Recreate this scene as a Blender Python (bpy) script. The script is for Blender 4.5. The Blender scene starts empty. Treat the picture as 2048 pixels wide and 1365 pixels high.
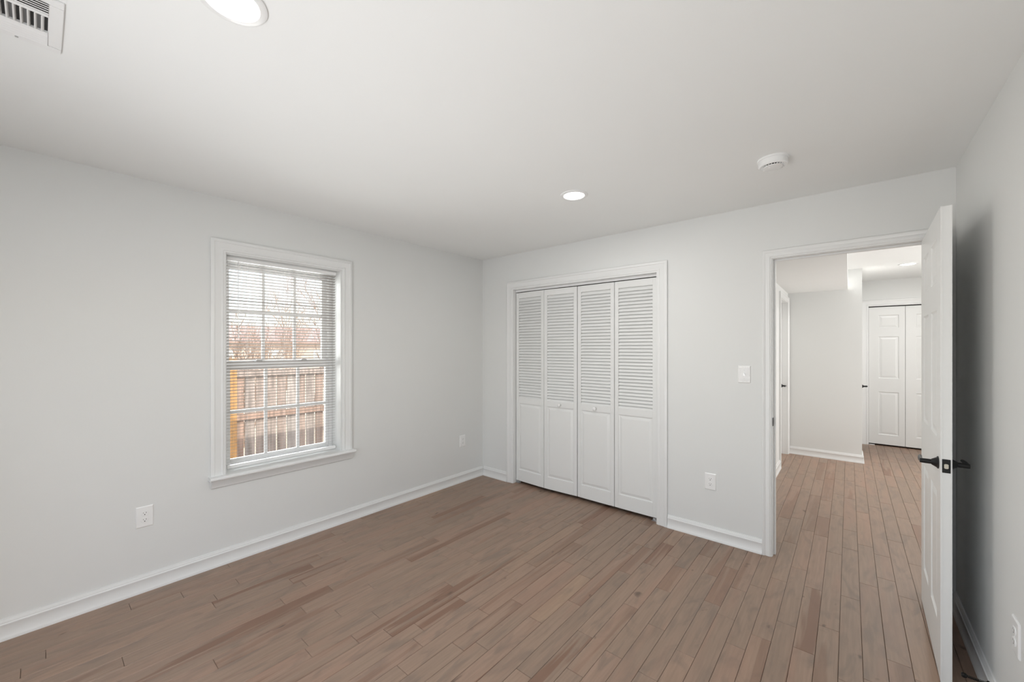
import bpy, bmesh, math, random
from mathutils import Vector, Matrix
random.seed(7)
R = math.radians
scene = bpy.context.scene
COL = scene.collection

# ------------------------------------------------------------ camera, world, exposure
CAM_H, CEIL = 1.438, 2.44
cam_d = bpy.data.cameras.new('camera')
cam = bpy.data.objects.new('camera', cam_d); COL.objects.link(cam)
cam.location = (0, 0, CAM_H)
cam.rotation_euler = (R(90), 0, R(40.15))
cam_d.sensor_width = 36.0
cam_d.lens = 36.0 * 799.0 / 2048.0
cam_d.shift_y = (697.0 - 682.5) / 2048.0
cam_d.clip_start = 0.02; cam_d.clip_end = 300
scene.camera = cam

vs = scene.view_settings
vs.view_transform = 'Standard'; vs.look = 'None'; vs.gamma = 1.0; vs.use_curve_mapping = False
vs.exposure = 0.32

world = bpy.data.worlds.new('world'); scene.world = world; world.use_nodes = True
nt = world.node_tree; nt.nodes.clear()
sky = nt.nodes.new('ShaderNodeTexSky'); sky.sky_type = 'NISHITA'; sky.sun_disc = False
sky.sun_elevation = R(42); sky.sun_rotation = R(90); sky.dust_density = 2.0
bg = nt.nodes.new('ShaderNodeBackground'); bg.inputs['Strength'].default_value = 0.42
wo = nt.nodes.new('ShaderNodeOutputWorld')
mixw = nt.nodes.new('ShaderNodeMixRGB'); mixw.inputs[0].default_value = 0.45
mixw.inputs[2].default_value = (5.0, 5.0, 5.2, 1)          # thin bright cloud over the sky
nt.links.new(sky.outputs[0], mixw.inputs[1]); nt.links.new(mixw.outputs[0], bg.inputs[0])
nt.links.new(bg.outputs[0], wo.inputs[0])

def light(name, kind, loc, rot, energy, color=(1, 1, 1), **kw):
    d = bpy.data.lights.new(name, kind); d.energy = energy; d.color = color
    for k, v in kw.items(): setattr(d, k, v)
    o = bpy.data.objects.new(name, d); COL.objects.link(o)
    o.location = loc; o.rotation_euler = rot
    return o
# sun over the house roof, lighting the far side of the yard
light('sun', 'SUN', (0, 0, 8), (R(0), R(46), R(12)), 3.8, (1.0, 0.93, 0.82), angle=R(0.6))
# unseen fill lights added behind the camera, tilted up to brighten ceiling and walls
light('rear_fill', 'AREA', (-1.3, -0.68, 1.30), (R(134), 0, 0), 3.8, (0.97, 0.985, 1.0),
      shape='RECTANGLE', size=1.5, size_y=1.0)
light('rear_fill', 'AREA', (-0.2, -0.66, 1.4), (R(122), 0, R(20)), 4.5, (0.97, 0.985, 1.0),
      shape='RECTANGLE', size=0.9, size_y=1.0)
light('low_rear_fill', 'AREA', (-1.3, -0.62, 0.5), (R(122), 0, 0), 7.2, (0.98, 0.99, 1.0),
      shape='RECTANGLE', size=1.5, size_y=1.0, spread=R(100))  # low fill added near the floor, beamed up at the far ceiling
# area light added outside the left window to strengthen its daylight
light('yard_fill', 'AREA', (-4.6, 1.206, 1.75), (0, R(-80), 0), 105.0, (1.0, 0.99, 0.985),
      shape='RECTANGLE', size=1.8, size_y=2.2)
# the hall has its own lamp plus an unseen fill added on its right
light('hall_fill', 'AREA', (1.8, 5.55, 1.25), (R(90), 0, R(90)), 31.0, (1.0, 0.99, 0.98),
      shape='RECTANGLE', size=2.4, size_y=1.9)

# ------------------------------------------------------------ materials
def mat(name, col, rough=0.5, metal=0.0, bump=0.0, bscale=200.0, spec=0.5, var=0.0, vscale=3.0, emit=None, estr=0.0):
    m = bpy.data.materials.new(name); m.use_nodes = True
    n = m.node_tree.nodes; l = m.node_tree.links
    b = n['Principled BSDF']
    b.inputs['Roughness'].default_value = rough; b.inputs['Metallic'].default_value = metal
    b.inputs['Specular IOR Level'].default_value = spec
    b.inputs['Base Color'].default_value = (*col, 1)
    tc = n.new('ShaderNodeTexCoord')
    if var > 0:
        nz = n.new('ShaderNodeTexNoise'); nz.inputs['Scale'].default_value = vscale; nz.inputs['Detail'].default_value = 4
        l.new(tc.outputs['Object'], nz.inputs['Vector'])
        rp = n.new('ShaderNodeMixRGB')
        rp.inputs[1].default_value = (*[c * (1 - var) for c in col], 1)
        rp.inputs[2].default_value = (*[min(1, c * (1 + var)) for c in col], 1)
        l.new(nz.outputs['Fac'], rp.inputs[0]); l.new(rp.outputs[0], b.inputs['Base Color'])
    if bump > 0:
        nz2 = n.new('ShaderNodeTexNoise'); nz2.inputs['Scale'].default_value = bscale; nz2.inputs['Detail'].default_value = 3
        l.new(tc.outputs['Object'], nz2.inputs['Vector'])
        bp = n.new('ShaderNodeBump'); bp.inputs['Strength'].default_value = bump; bp.inputs['Distance'].default_value = 0.001
        l.new(nz2.outputs['Fac'], bp.inputs['Height']); l.new(bp.outputs[0], b.inputs['Normal'])
    if emit:
        b.inputs['Emission Color'].default_value = (*emit, 1); b.inputs['Emission Strength'].default_value = estr
    return m

M = {}
M['wall'] = mat('wall_paint', (0.775, 0.782, 0.768), 0.55, bump=0.12, bscale=350, var=0.012, spec=0.35)
M['ceiling'] = mat('ceiling_paint', (0.90, 0.908, 0.895), 0.85, bump=0.12, bscale=300, var=0.01, spec=0.2)
M['trim'] = mat('trim_paint', (0.82, 0.825, 0.815), 0.38, bump=0.03, bscale=120)
M['door'] = mat('door_paint', (0.82, 0.825, 0.81), 0.36, bump=0.06, bscale=160)
M['vinyl'] = mat('window_vinyl', (0.93, 0.93, 0.93), 0.35, bump=0.02)
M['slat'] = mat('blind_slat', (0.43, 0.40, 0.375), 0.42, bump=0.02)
M['plastic'] = mat('white_plastic', (0.88, 0.88, 0.87), 0.3, bump=0.01)
M['socket'] = mat('outlet_plastic', (0.89, 0.89, 0.88), 0.3, bump=0.01)
M['black'] = mat('black_metal', (0.008, 0.008, 0.008), 0.42, 0.3, bump=0.05, bscale=90)
M['dark'] = mat('dark_gap', (0.012, 0.012, 0.012), 0.8, bump=0.02)
M['steel'] = mat('zinc_steel', (0.6, 0.6, 0.6), 0.35, 0.9, bump=0.02)
M['brass'] = mat('latch_metal', (0.72, 0.68, 0.58), 0.3, 0.8, bump=0.02)
M['duct'] = mat('duct_metal', (0.03, 0.03, 0.03), 0.6, 0.4, bump=0.05)
M['steel_dull'] = mat('damper_metal', (0.18, 0.18, 0.18), 0.6, 0.3, bump=0.02)
M['lens'] = mat('lamp_diffuser', (0.9, 0.9, 0.9), 0.4, emit=(1.0, 0.985, 0.96), estr=7.0, bump=0.01)
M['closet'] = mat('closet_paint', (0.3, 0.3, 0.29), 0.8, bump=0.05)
M['siding'] = mat('outer_siding', (0.6, 0.58, 0.55), 0.7, bump=0.1, bscale=20)
M['ground'] = mat('dry_lawn', (0.52, 0.43, 0.33), 0.95, bump=0.6, bscale=15, var=0.35, vscale=1.2)
M['bark'] = mat('twig_bark', (0.36, 0.255, 0.195), 0.85, bump=0.4, bscale=30, var=0.3)
M['brick'] = mat('house_wall', (0.52, 0.42, 0.36), 0.85, bump=0.4, bscale=8, var=0.2, vscale=5)
M['roof'] = mat('roof_shingle', (0.42, 0.29, 0.27), 0.9, bump=0.4, bscale=10, var=0.15, vscale=6)

def glass_mat():
    m = bpy.data.materials.new('window_glass'); m.use_nodes = True
    n = m.node_tree.nodes; l = m.node_tree.links; n.clear()
    o = n.new('ShaderNodeOutputMaterial'); t = n.new('ShaderNodeBsdfTransparent'); g = n.new('ShaderNodeBsdfGlossy')
    t.inputs[0].default_value = (0.95, 0.97, 0.96, 1); g.inputs['Roughness'].default_value = 0.02
    f = n.new('ShaderNodeFresnel'); f.inputs[0].default_value = 1.45
    x = n.new('ShaderNodeMixShader'); l.new(f.outputs[0], x.inputs[0]); l.new(t.outputs[0], x.inputs[1]); l.new(g.outputs[0], x.inputs[2])
    l.new(x.outputs[0], o.inputs[0]); return m
M['glass'] = glass_mat()

def film_mat():
    m = bpy.data.materials.new('clear_film'); m.use_nodes = True
    n = m.node_tree.nodes; l = m.node_tree.links; b = n['Principled BSDF']
    b.inputs['Base Color'].default_value = (1.0, 1.0, 1.0, 1); b.inputs['Roughness'].default_value = 0.12
    b.inputs['Alpha'].default_value = 0.2
    nz = n.new('ShaderNodeTexNoise'); nz.inputs['Scale'].default_value = 60; nz.inputs['Detail'].default_value = 4
    bp = n.new('ShaderNodeBump'); bp.inputs['Strength'].default_value = 1.0; bp.inputs['Distance'].default_value = 0.004
    tc = n.new('ShaderNodeTexCoord'); l.new(tc.outputs['Object'], nz.inputs['Vector'])
    l.new(nz.outputs['Fac'], bp.inputs['Height']); l.new(bp.outputs[0], b.inputs['Normal'])
    return m
M['film'] = film_mat()

def fence_mat(name, base):
    m = bpy.data.materials.new(name); m.use_nodes = True
    n = m.node_tree.nodes; l = m.node_tree.links; b = n['Principled BSDF']; b.inputs['Roughness'].default_value = 0.85
    tc = n.new('ShaderNodeTexCoord'); oi = n.new('ShaderNodeObjectInfo')
    mp = n.new('ShaderNodeMapping'); mp.inputs['Scale'].default_value = (9, 9, 0.7)
    ad = n.new('ShaderNodeVectorMath'); ad.operation = 'ADD'
    l.new(tc.outputs['Object'], ad.inputs[0])
    sc = n.new('ShaderNodeVectorMath'); sc.operation = 'SCALE'; sc.inputs['Scale'].default_value = 17.0
    cmb = n.new('ShaderNodeCombineXYZ'); l.new(oi.outputs['Random'], cmb.inputs[0]); l.new(oi.outputs['Random'], cmb.inputs[2])
    l.new(cmb.outputs[0], sc.inputs[0]); l.new(sc.outputs[0], ad.inputs[1]); l.new(ad.outputs[0], mp.inputs['Vector'])
    nz = n.new('ShaderNodeTexNoise'); nz.inputs['Scale'].default_value = 3.0; nz.inputs['Detail'].default_value = 6
    l.new(mp.outputs[0], nz.inputs['Vector'])
    cr = n.new('ShaderNodeValToRGB')
    cr.color_ramp.elements[0].position = 0.3; cr.color_ramp.elements[0].color = (*[c * 0.55 for c in base], 1)
    cr.color_ramp.elements[1].position = 0.7; cr.color_ramp.elements[1].color = (*[min(1, c * 1.3) for c in base], 1)
    l.new(nz.outputs['Fac'], cr.inputs[0])
    hs = n.new('ShaderNodeHueSaturation'); l.new(cr.outputs[0], hs.inputs['Color'])
    mr = n.new('ShaderNodeMapRange'); mr.inputs['To Min'].default_value = 0.55; mr.inputs['To Max'].default_value = 1.35
    l.new(oi.outputs['Random'], mr.inputs['Value']); l.new(mr.outputs[0], hs.inputs['Saturation'])
    l.new(hs.outputs[0], b.inputs['Base Color']); return m
M['fence'] = fence_mat('fence_board', (0.34, 0.255, 0.22))
M['post'] = fence_mat('new_cedar_post', (0.44, 0.26, 0.135))

def floor_mat():
    m = bpy.data.materials.new('maple_planks'); m.use_nodes = True
    n = m.node_tree.nodes; l = m.node_tree.links; b = n['Principled BSDF']
    tc = n.new('ShaderNodeTexCoord')
    at = n.new('ShaderNodeAttribute'); at.attribute_name = 'plank'; at.attribute_type = 'GEOMETRY'   # (random, random, red heartwood)
    sep = n.new('ShaderNodeSeparateXYZ'); l.new(at.outputs['Vector'], sep.inputs[0])
    off = n.new('ShaderNodeVectorMath'); off.operation = 'SCALE'; off.inputs['Scale'].default_value = 41.0
    l.new(at.outputs['Vector'], off.inputs[0])
    ad = n.new('ShaderNodeVectorMath'); ad.operation = 'ADD'; l.new(tc.outputs['Object'], ad.inputs[0]); l.new(off.outputs[0], ad.inputs[1])
    def noise(scale3, scale, detail, dist=0.0):
        mp = n.new('ShaderNodeMapping'); mp.inputs['Scale'].default_value = scale3; l.new(ad.outputs[0], mp.inputs['Vector'])
        z = n.new('ShaderNodeTexNoise'); z.inputs['Scale'].default_value = scale; z.inputs['Detail'].default_value = detail
        z.inputs['Distortion'].default_value = dist; l.new(mp.outputs[0], z.inputs['Vector']); return z
    def ramp(src, stops):
        c = n.new('ShaderNodeValToRGB'); e = c.color_ramp.elements
        while len(e) < len(stops): e.new(0.5)
        for k, (p, col) in enumerate(stops): e[k].position = p; e[k].color = (*col, 1)
        l.new(src, c.inputs[0]); return c
    def mix(kind, f, a, bb):
        x = n.new('ShaderNodeMixRGB'); x.blend_type = kind
        if isinstance(f, float): x.inputs[0].default_value = f
        else: l.new(f, x.inputs[0])
        l.new(a, x.inputs[1])
        if isinstance(bb, tuple): x.inputs[2].default_value = (*bb, 1)
        else: l.new(bb, x.inputs[2])
        return x
    base = ramp(sep.outputs[0], [(0.0, FLOOR[0]), (0.25, FLOOR[1]), (0.5, FLOOR[2]), (0.75, FLOOR[3]), (1.0, FLOOR[4])])
    grain = noise((26, 1.4, 1), 3.0, 6, 0.4)
    g = ramp(grain.outputs['Fac'], [(0.3, (0.86, 0.86, 0.86)), (0.7, (1.09, 1.09, 1.09))])
    c1 = mix('MULTIPLY', 1.0, base.outputs[0], g.outputs[0])
    cloud = noise((11, 3.2, 1), 1.0, 5, 1.6)                       # mineral clouds of maple
    cl = ramp(cloud.outputs['Fac'], [(0.50, (0, 0, 0)), (0.70, (0.62, 0.62, 0.62))])
    c2 = mix('MIX', cl.outputs[0], c1.outputs[0], (0.200, 0.152, 0.122))
    pink = noise((9, 0.8, 1), 0.9, 3, 0.6)
    pk = ramp(pink.outputs['Fac'], [(0.52, (0, 0, 0)), (0.66, (0.45, 0.45, 0.45))])
    c3 = mix('MIX', pk.outputs[0], c2.outputs[0], (0.365, 0.222, 0.160))
    # heartwood: red brown streak running along some boards
    hw = noise((15, 0.8, 1), 1.0, 3, 0.5)
    hr = ramp(hw.outputs['Fac'], [(0.47, (0, 0, 0)), (0.54, (1, 1, 1))])
    hm = n.new('ShaderNodeMath'); hm.operation = 'MULTIPLY'; l.new(hr.outputs[0], hm.inputs[0]); l.new(sep.outputs[2], hm.inputs[1])
    c4 = mix('MIX', hm.outputs[0], c3.outputs[0], (0.215, 0.118, 0.078))
    kn = noise((5.5, 3.2, 1), 2.2, 2, 0.2)
    kr = ramp(kn.outputs['Fac'], [(0.715, (0, 0, 0)), (0.78, (0.7, 0.7, 0.7))])
    c5 = mix('MIX', kr.outputs[0], c4.outputs[0], (0.085, 0.055, 0.042))
    l.new(c5.outputs[0], b.inputs['Base Color'])
    rr = n.new('ShaderNodeMapRange'); rr.inputs['To Min'].default_value = 0.36; rr.inputs['To Max'].default_value = 0.50
    l.new(grain.outputs['Fac'], rr.inputs['Value']); l.new(rr.outputs[0], b.inputs['Roughness'])
    b.inputs['Specular IOR Level'].default_value = 0.45
    bp = n.new('ShaderNodeBump'); bp.inputs['Strength'].default_value = 0.08; bp.inputs['Distance'].default_value = 0.001
    l.new(grain.outputs['Fac'], bp.inputs['Height']); l.new(bp.outputs[0], b.inputs['Normal'])
    return m
FLOOR = [(0.285, 0.203, 0.150), (0.310, 0.218, 0.162), (0.326, 0.228, 0.168), (0.342, 0.230, 0.170), (0.364, 0.249, 0.175)]
M['floor'] = floor_mat()

# ------------------------------------------------------------ mesh helpers
class MB:
    def __init__(self): self.v = []; self.f = []; self.mi = []; self.mats = []
    def _m(self, m):
        if m is None: m = 0; return 0
        if m not in self.mats: self.mats.append(m)
        return self.mats.index(m)
    def add(self, vs, fs, m=None):
        k = len(self.v); self.v += [tuple(p) for p in vs]
        self.f += [tuple(i + k for i in f) for f in fs]; self.mi += [self._m(m)] * len(fs)
    def box(self, x0, x1, y0, y1, z0, z1, bev=0.0, m=None, T=None):
        if x0 > x1: x0, x1 = x1, x0
        if y0 > y1: y0, y1 = y1, y0
        if z0 > z1: z0, z1 = z1, z0
        bm = bmesh.new(); bmesh.ops.create_cube(bm, size=1)
        for v in bm.verts:
            v.co = Vector((x0 + (v.co.x + .5) * (x1 - x0), y0 + (v.co.y + .5) * (y1 - y0), z0 + (v.co.z + .5) * (z1 - z0)))
        if bev > 0:
            bev = min(bev, (x1 - x0) * .45, (y1 - y0) * .45, (z1 - z0) * .45)
            bmesh.ops.bevel(bm, geom=bm.edges[:] , offset=bev, segments=2, affect='EDGES')
        self.bm(bm, m, T)
    def bm(self, bm, m=None, T=None):
        bmesh.ops.recalc_face_normals(bm, faces=bm.faces[:])
        bm.verts.index_update()
        vs = [(T @ v.co if T is not None else v.co.copy()) for v in bm.verts]
        self.add(vs, [[v.index for v in f.verts] for f in bm.faces], m); bm.free()
    def lathe(self, prof, c=(0, 0, 0), axis='Z', seg=32, m=None, caps=True):
        """prof: (radius, height) pairs; rotated about axis through c"""
        vs = []; fs = []; n = len(prof)
        for i in range(seg):
            a = 2 * math.pi * i / seg
            for r, h in prof:
                p = (r * math.cos(a), r * math.sin(a), h)
                if axis == 'X': p = (p[2], p[0], p[1])
                if axis == 'Y': p = (p[1], p[2], p[0])
                vs.append((p[0] + c[0], p[1] + c[1], p[2] + c[2]))
        for i in range(seg):
            j = (i + 1) % seg
            for k in range(n - 1): fs.append((i * n + k, j * n + k, j * n + k + 1, i * n + k + 1))
        if caps:
            if prof[0][0] > 1e-5: fs.append([i * n for i in range(seg)][::-1])
            if prof[-1][0] > 1e-5: fs.append([i * n + n - 1 for i in range(seg)])
        self.add(vs, fs, m)
    def tube(self, pts, rad, seg=8, m=None):
        pts = [Vector(p) for p in pts]; rad = rad if isinstance(rad, (list, tuple)) else [rad] * len(pts)
        vs = []; fs = []
        for i, p in enumerate(pts):
            d = (pts[min(i + 1, len(pts) - 1)] - pts[max(i - 1, 0)]).normalized()
            up = Vector((0, 0, 1)) if abs(d.z) < .9 else Vector((1, 0, 0))
            a = d.cross(up).normalized(); b = d.cross(a).normalized()
            for k in range(seg):
                t = 2 * math.pi * k / seg; vs.append(p + (a * math.cos(t) + b * math.sin(t)) * rad[i])
        for i in range(len(pts) - 1):
            for k in range(seg):
                q = (k + 1) % seg; fs.append((i * seg + k, i * seg + q, (i + 1) * seg + q, (i + 1) * seg + k))
        fs.append(list(range(seg))[::-1]); fs.append([(len(pts) - 1) * seg + k for k in range(seg)])
        self.add(vs, fs, m)
    def sweep(self, stations, m=None, cap=True):
        """stations: list of equal-length closed profiles"""
        n = len(stations[0]); vs = [p for s in stations for p in s]; fs = []
        for i in range(len(stations) - 1):
            for k in range(n):
                q = (k + 1) % n; fs.append((i * n + k, i * n + q, (i + 1) * n + q, (i + 1) * n + k))
        if cap: fs.append(list(range(n))[::-1]); fs.append([(len(stations) - 1) * n + k for k in range(n)])
        self.add(vs, fs, m)
    def build(self, name, m, parent=None, smooth=False, origin=None):
        o3 = Vector(origin) if origin is not None else Vector((0, 0, 0))
        me = bpy.data.meshes.new(name)
        me.from_pydata([tuple(Vector(v) - o3) for v in self.v], [], self.f)
        if self.mats:
            for q in self.mats: me.materials.append(M[q] if isinstance(q, str) else q)
            me.polygons.foreach_set('material_index', self.mi)
        else: me.materials.append(M[m] if isinstance(m, str) else m)
        bm = bmesh.new(); bm.from_mesh(me); bmesh.ops.recalc_face_normals(bm, faces=bm.faces[:]); bm.to_mesh(me); bm.free()
        if smooth:
            me.polygons.foreach_set('use_smooth', [True] * len(me.polygons))
            me.set_sharp_from_angle(angle=R(38))
        me.update()
        o = bpy.data.objects.new(name, me); COL.objects.link(o)
        pl = Vector((0, 0, 0))
        if parent is not None:
            o.parent = parent
            q = parent
            while q is not None: pl = pl + q.location; q = q.parent
        o.location = o3 - pl
        return o

def tag(o, label=None, cat=None, group=None, kind=None):
    if label: o['label'] = label
    if cat: o['category'] = cat
    if group: o['group'] = group
    if kind: o['kind'] = kind
    return o
def empty(name, loc=(0, 0, 0)):
    o = bpy.data.objects.new(name, None); COL.objects.link(o); o.location = loc; o.empty_display_size = 0.05
    return o
def bx(name, m, dims, parent=None, bev=0.0):
    b = MB(); b.box(*dims, bev=bev); return b.build(name, m, parent)
def struct(name, m, boxes):
    b = MB()
    for q in boxes: b.box(*q)
    return tag(b.build(name, m), kind='structure')

# ------------------------------------------------------------ the room's measures
XL, YB, XR, YF = -3.19, 3.265, 0.451, -0.70        # left, back, right, front (behind the camera)
WT = 0.115
HX, HY, RX, Y2 = -0.64, 6.64, 0.125, 7.99          # hall left wall, hall end wall, return wall, far wall
HR = 1.85                                          # hall right side
CO = (-2.735, -1.200, 2.062)                       # closet opening
DO = (-0.402, 0.362, 2.055)                        # bedroom door opening
WO = (0.808, 1.603, 0.597, 2.074)                  # window opening y0 y1 z0 z1

# floor: every board has its own ends, bevelled edges and a thin dark joint
def joints():
    f, cx, cy = 799., 1024., 697.; yaw = R(40.15); c, s = math.cos(yaw), math.sin(yaw)
    A = [(95,500),(340,455),(238,670),(30,830),(40,1070),(290,855),(540,655),(660,1000),(260,265),(515,205),(575,870),(822,458),
         (1135,368),(1705,185),(1300,410),(1125,640),(1220,755),(1385,845),(1640,775),(1675,385),(880,1070),(1195,1110),(1365,1100),
         (1790,915),(595,145),(820,130),(1110,440),(630,380)]
    B = [(270,215),(190,325),(145,475),(275,580),(195,780),(270,1010),(480,1160),(610,800),(840,320),(755,490),(985,510),(910,425),
         (860,680),(800,955),(1200,770),(1295,870),(1385,1095),(1570,1030),(1560,655),(1710,600),(1765,930),(1840,510),(1810,320),
         (1765,135),(590,405),(640,330),(300,460),(1220,570),(1400,670),(730,1320),(170,1285)]
    Cc = [(275,945),(330,1190),(300,1030),(440,1110),(500,885),(640,1015),(725,1235),(800,995),(925,1275),(1050,1030),(975,940),(875,960),(1110,1150)]
    pts = [(600 + x / 3.74, 1000 + y / 3.74) for x, y in A] + [(1100 + x / 3.74, 1000 + y / 3.74) for x, y in B] + \
          [(1480 + x / 3.25, 720 + y / 3.25) for x, y in Cc]
    out = []
    for px, py in pts:
        u = (px - cx) / f; t = CAM_H * f / (py - cy)
        out.append(((-s + u * c) * t, (c + u * s) * t))
    return out
FW, FX = 0.0850, -0.462
def make_floor():
    rows = {}
    for x, y in joints(): rows.setdefault(math.floor((x - FX) / FW), []).append(y)
    rnd = random.Random(11)
    vs = []; fs = []; attr = []
    x0r = math.floor((XL - 0.05 - FX) / FW); x1r = math.ceil((HR + 0.1 - FX) / FW)
    y0, y1 = YF - 0.15, Y2 + 0.8
    for r in range(x0r, x1r):
        js = sorted(rows.get(r, [])); cuts = [y0]
        for j in js + [y1 + 5]:
            while j - cuts[-1] > 1.15:
                n = cuts[-1] + rnd.uniform(0.38, 1.05)
                if j - n < 0.22: n = j - 0.35
                cuts.append(n)
            if j - cuts[-1] > 0.12: cuts.append(j)
        xa, xb = FX + r * FW, FX + (r + 1) * FW
        yend = y1 if xb > -0.8 else YB + 0.75
        for a, b in zip(cuts, cuts[1:]):
            if a > yend: break
            b = min(b, yend)
            g, ch = 0.0006, 0.0015
            red = 0.8 if rnd.random() < 0.09 else (0.45 if rnd.random() < 0.22 else 0.0)
            val = (min(1, max(0, rnd.gauss(0.5, 0.2))), rnd.random(), red)
            k = len(vs)
            for (e, z) in ((g, -0.012), (g, -0.0014), (g + ch, 0.0)):
                vs += [(xa + e, a + e, z), (xb - e, a + e, z), (xb - e, b - e, z), (xa + e, b - e, z)]
            for q in (0, 4):
                for i in range(4):
                    j2 = (i + 1) % 4; fs.append((k + q + i, k + q + j2, k + q + 4 + j2, k + q + 4 + i)); attr.append(val)
            fs.append((k + 8, k + 9, k + 10, k + 11)); attr.append(val)
    me = bpy.data.meshes.new('floor'); me.from_pydata(vs, [], fs)
    a = me.attributes.new('plank', 'FLOAT_VECTOR', 'FACE')
    a.data.foreach_set('vector', [c for v in attr for c in v])
    me.materials.append(M['floor'])
    # sub floor under the joints
    sub = len(vs)
    o = bpy.data.objects.new('floor', me); COL.objects.link(o); tag(o, kind='structure')
    return o
make_floor()
struct('trim_1', 'dark', [(XL - 0.05, HR + 0.1, YF - 0.15, Y2 + 0.8, -0.06, -0.0125)])

struct('ceiling', 'ceiling', [(XL - 0.2, HR + 0.2, YF - 0.2, Y2 + 1.0, CEIL, CEIL + 0.15)])
wy0, wy1, wz0, wz1 = WO
struct('wall_left', 'wall', [(XL - 0.22, XL, YF - 0.1, wy0, -0.06, CEIL), (XL - 0.22, XL, wy1, YB + 0.85, -0.06, CEIL),
                             (XL - 0.22, XL, wy0, wy1, -0.06, wz0 - 0.02), (XL - 0.22, XL, wy0, wy1, wz1, CEIL)])
struct('wall_back', 'wall', [(XL, CO[0], YB, YB + WT, 0, CEIL), (CO[0], CO[1], YB, YB + WT, CO[2], CEIL),
                             (CO[1], DO[0] - 0.019, YB, YB + WT, 0, CEIL), (DO[0] - 0.019, DO[1] + 0.019, YB, YB + WT, DO[2] + 0.019, CEIL),
                             (DO[1] + 0.019, HR, YB, YB + WT, 0, CEIL)])
struct('wall_right', 'wall', [(XR, XR + 0.115, YF, YB, 0, CEIL)])
FWO = [(-2.2, -0.7), (-0.65, 0.25)]; FWZ = [(0.08, 1.9), (0.85, 1.9)]                    # unseen openings, made up to go with the rear fill
struct('wall_front', 'wall', [(XL, FWO[0][0], YF - 0.12, YF, 0, CEIL), (FWO[0][1], FWO[1][0], YF - 0.12, YF, 0, CEIL),
                              (FWO[1][1], XR + 0.1, YF - 0.12, YF, 0, CEIL)] +
       [q for (a, b), (u, w) in zip(FWO, FWZ) for q in ((a, b, YF - 0.12, YF, 0, u), (a, b, YF - 0.12, YF, w, CEIL))])
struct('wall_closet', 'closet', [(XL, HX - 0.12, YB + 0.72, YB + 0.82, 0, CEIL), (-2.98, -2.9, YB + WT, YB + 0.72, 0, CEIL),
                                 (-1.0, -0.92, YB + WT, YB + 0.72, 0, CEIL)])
HD = (5.80, 6.552, 2.055)                          # hall left door opening (y0, y1, top)
struct('wall_hall_left', 'wall', [(HX - 0.10, HX, YB + WT, HD[0], 0, CEIL), (HX - 0.10, HX, HD[1], HY + 0.1, 0, CEIL),
                                  (HX - 0.10, HX, HD[0], HD[1], HD[2], CEIL)])
struct('wall_hall_end', 'wall', [(HX, RX, HY, HY + 0.11, 0, CEIL), (RX - 0.11, RX, HY + 0.11, Y2, 0, CEIL)])
struct('trim_2', 'ceiling', [(HX, -0.012, YB + WT, HY, 2.19, CEIL)])          # boxed soffit under the hall ceiling
BO = (0.221, 1.012, 2.062)
struct('wall_hall_far', 'wall', [(RX, BO[0], Y2, Y2 + 0.11, 0, CEIL), (BO[1], HR + 0.1, Y2, Y2 + 0.11, 0, CEIL),
                                 (BO[0], BO[1], Y2, Y2 + 0.11, BO[2], CEIL)])
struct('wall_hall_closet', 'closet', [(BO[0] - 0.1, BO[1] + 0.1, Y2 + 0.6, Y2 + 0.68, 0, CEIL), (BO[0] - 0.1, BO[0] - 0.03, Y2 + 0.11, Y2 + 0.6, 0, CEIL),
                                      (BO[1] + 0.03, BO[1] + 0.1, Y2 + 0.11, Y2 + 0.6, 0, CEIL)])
struct('wall_hall_right', 'wall', [(HR, HR + 0.1, YB + WT, Y2, 0, CEIL)])

# baseboards
BP = [(0, 0), (0.023, 0), (0.0225, 0.008), (0.0195, 0.017), (0.0150, 0.024), (0.0145, 0.070), (0.0160, 0.073), (0.0160, 0.078),
      (0.012, 0.082), (0.012, 0.088), (0.007, 0.095), (0.006, 0.101), (0, 0.101)]
def baseboard(name, fn, a0, a1):
    b = MB(); b.sweep([[fn(a0, v, z) for v, z in BP], [fn(a1, v, z) for v, z in BP]])
    return tag(b.build(name, 'trim', smooth=True), kind='structure')
baseboard('baseboard_left', lambda a, v, z: (XL + v, a, z), YF, YB)
baseboard('baseboard_back', lambda a, v, z: (a, YB - v, z), XL + 0.02, -2.820)
baseboard('baseboard_back', lambda a, v, z: (a, YB - v, z), -1.113, -0.462)
baseboard('baseboard_right', lambda a, v, z: (XR - v, a, z), YF, YB)
baseboard('baseboard_hall_left', lambda a, v, z: (HX + v, a, z), YB + WT, HD[0] - 0.072)
b = MB()
b.sweep([[(HX + 0.02, HY - v, z) for v, z in BP], [(RX + v, HY - v, z) for v, z in BP], [(RX + v, HY + 0.35, z) for v, z in BP]])
tag(b.build('baseboard_hall_end', 'trim', smooth=True), kind='structure')

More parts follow.
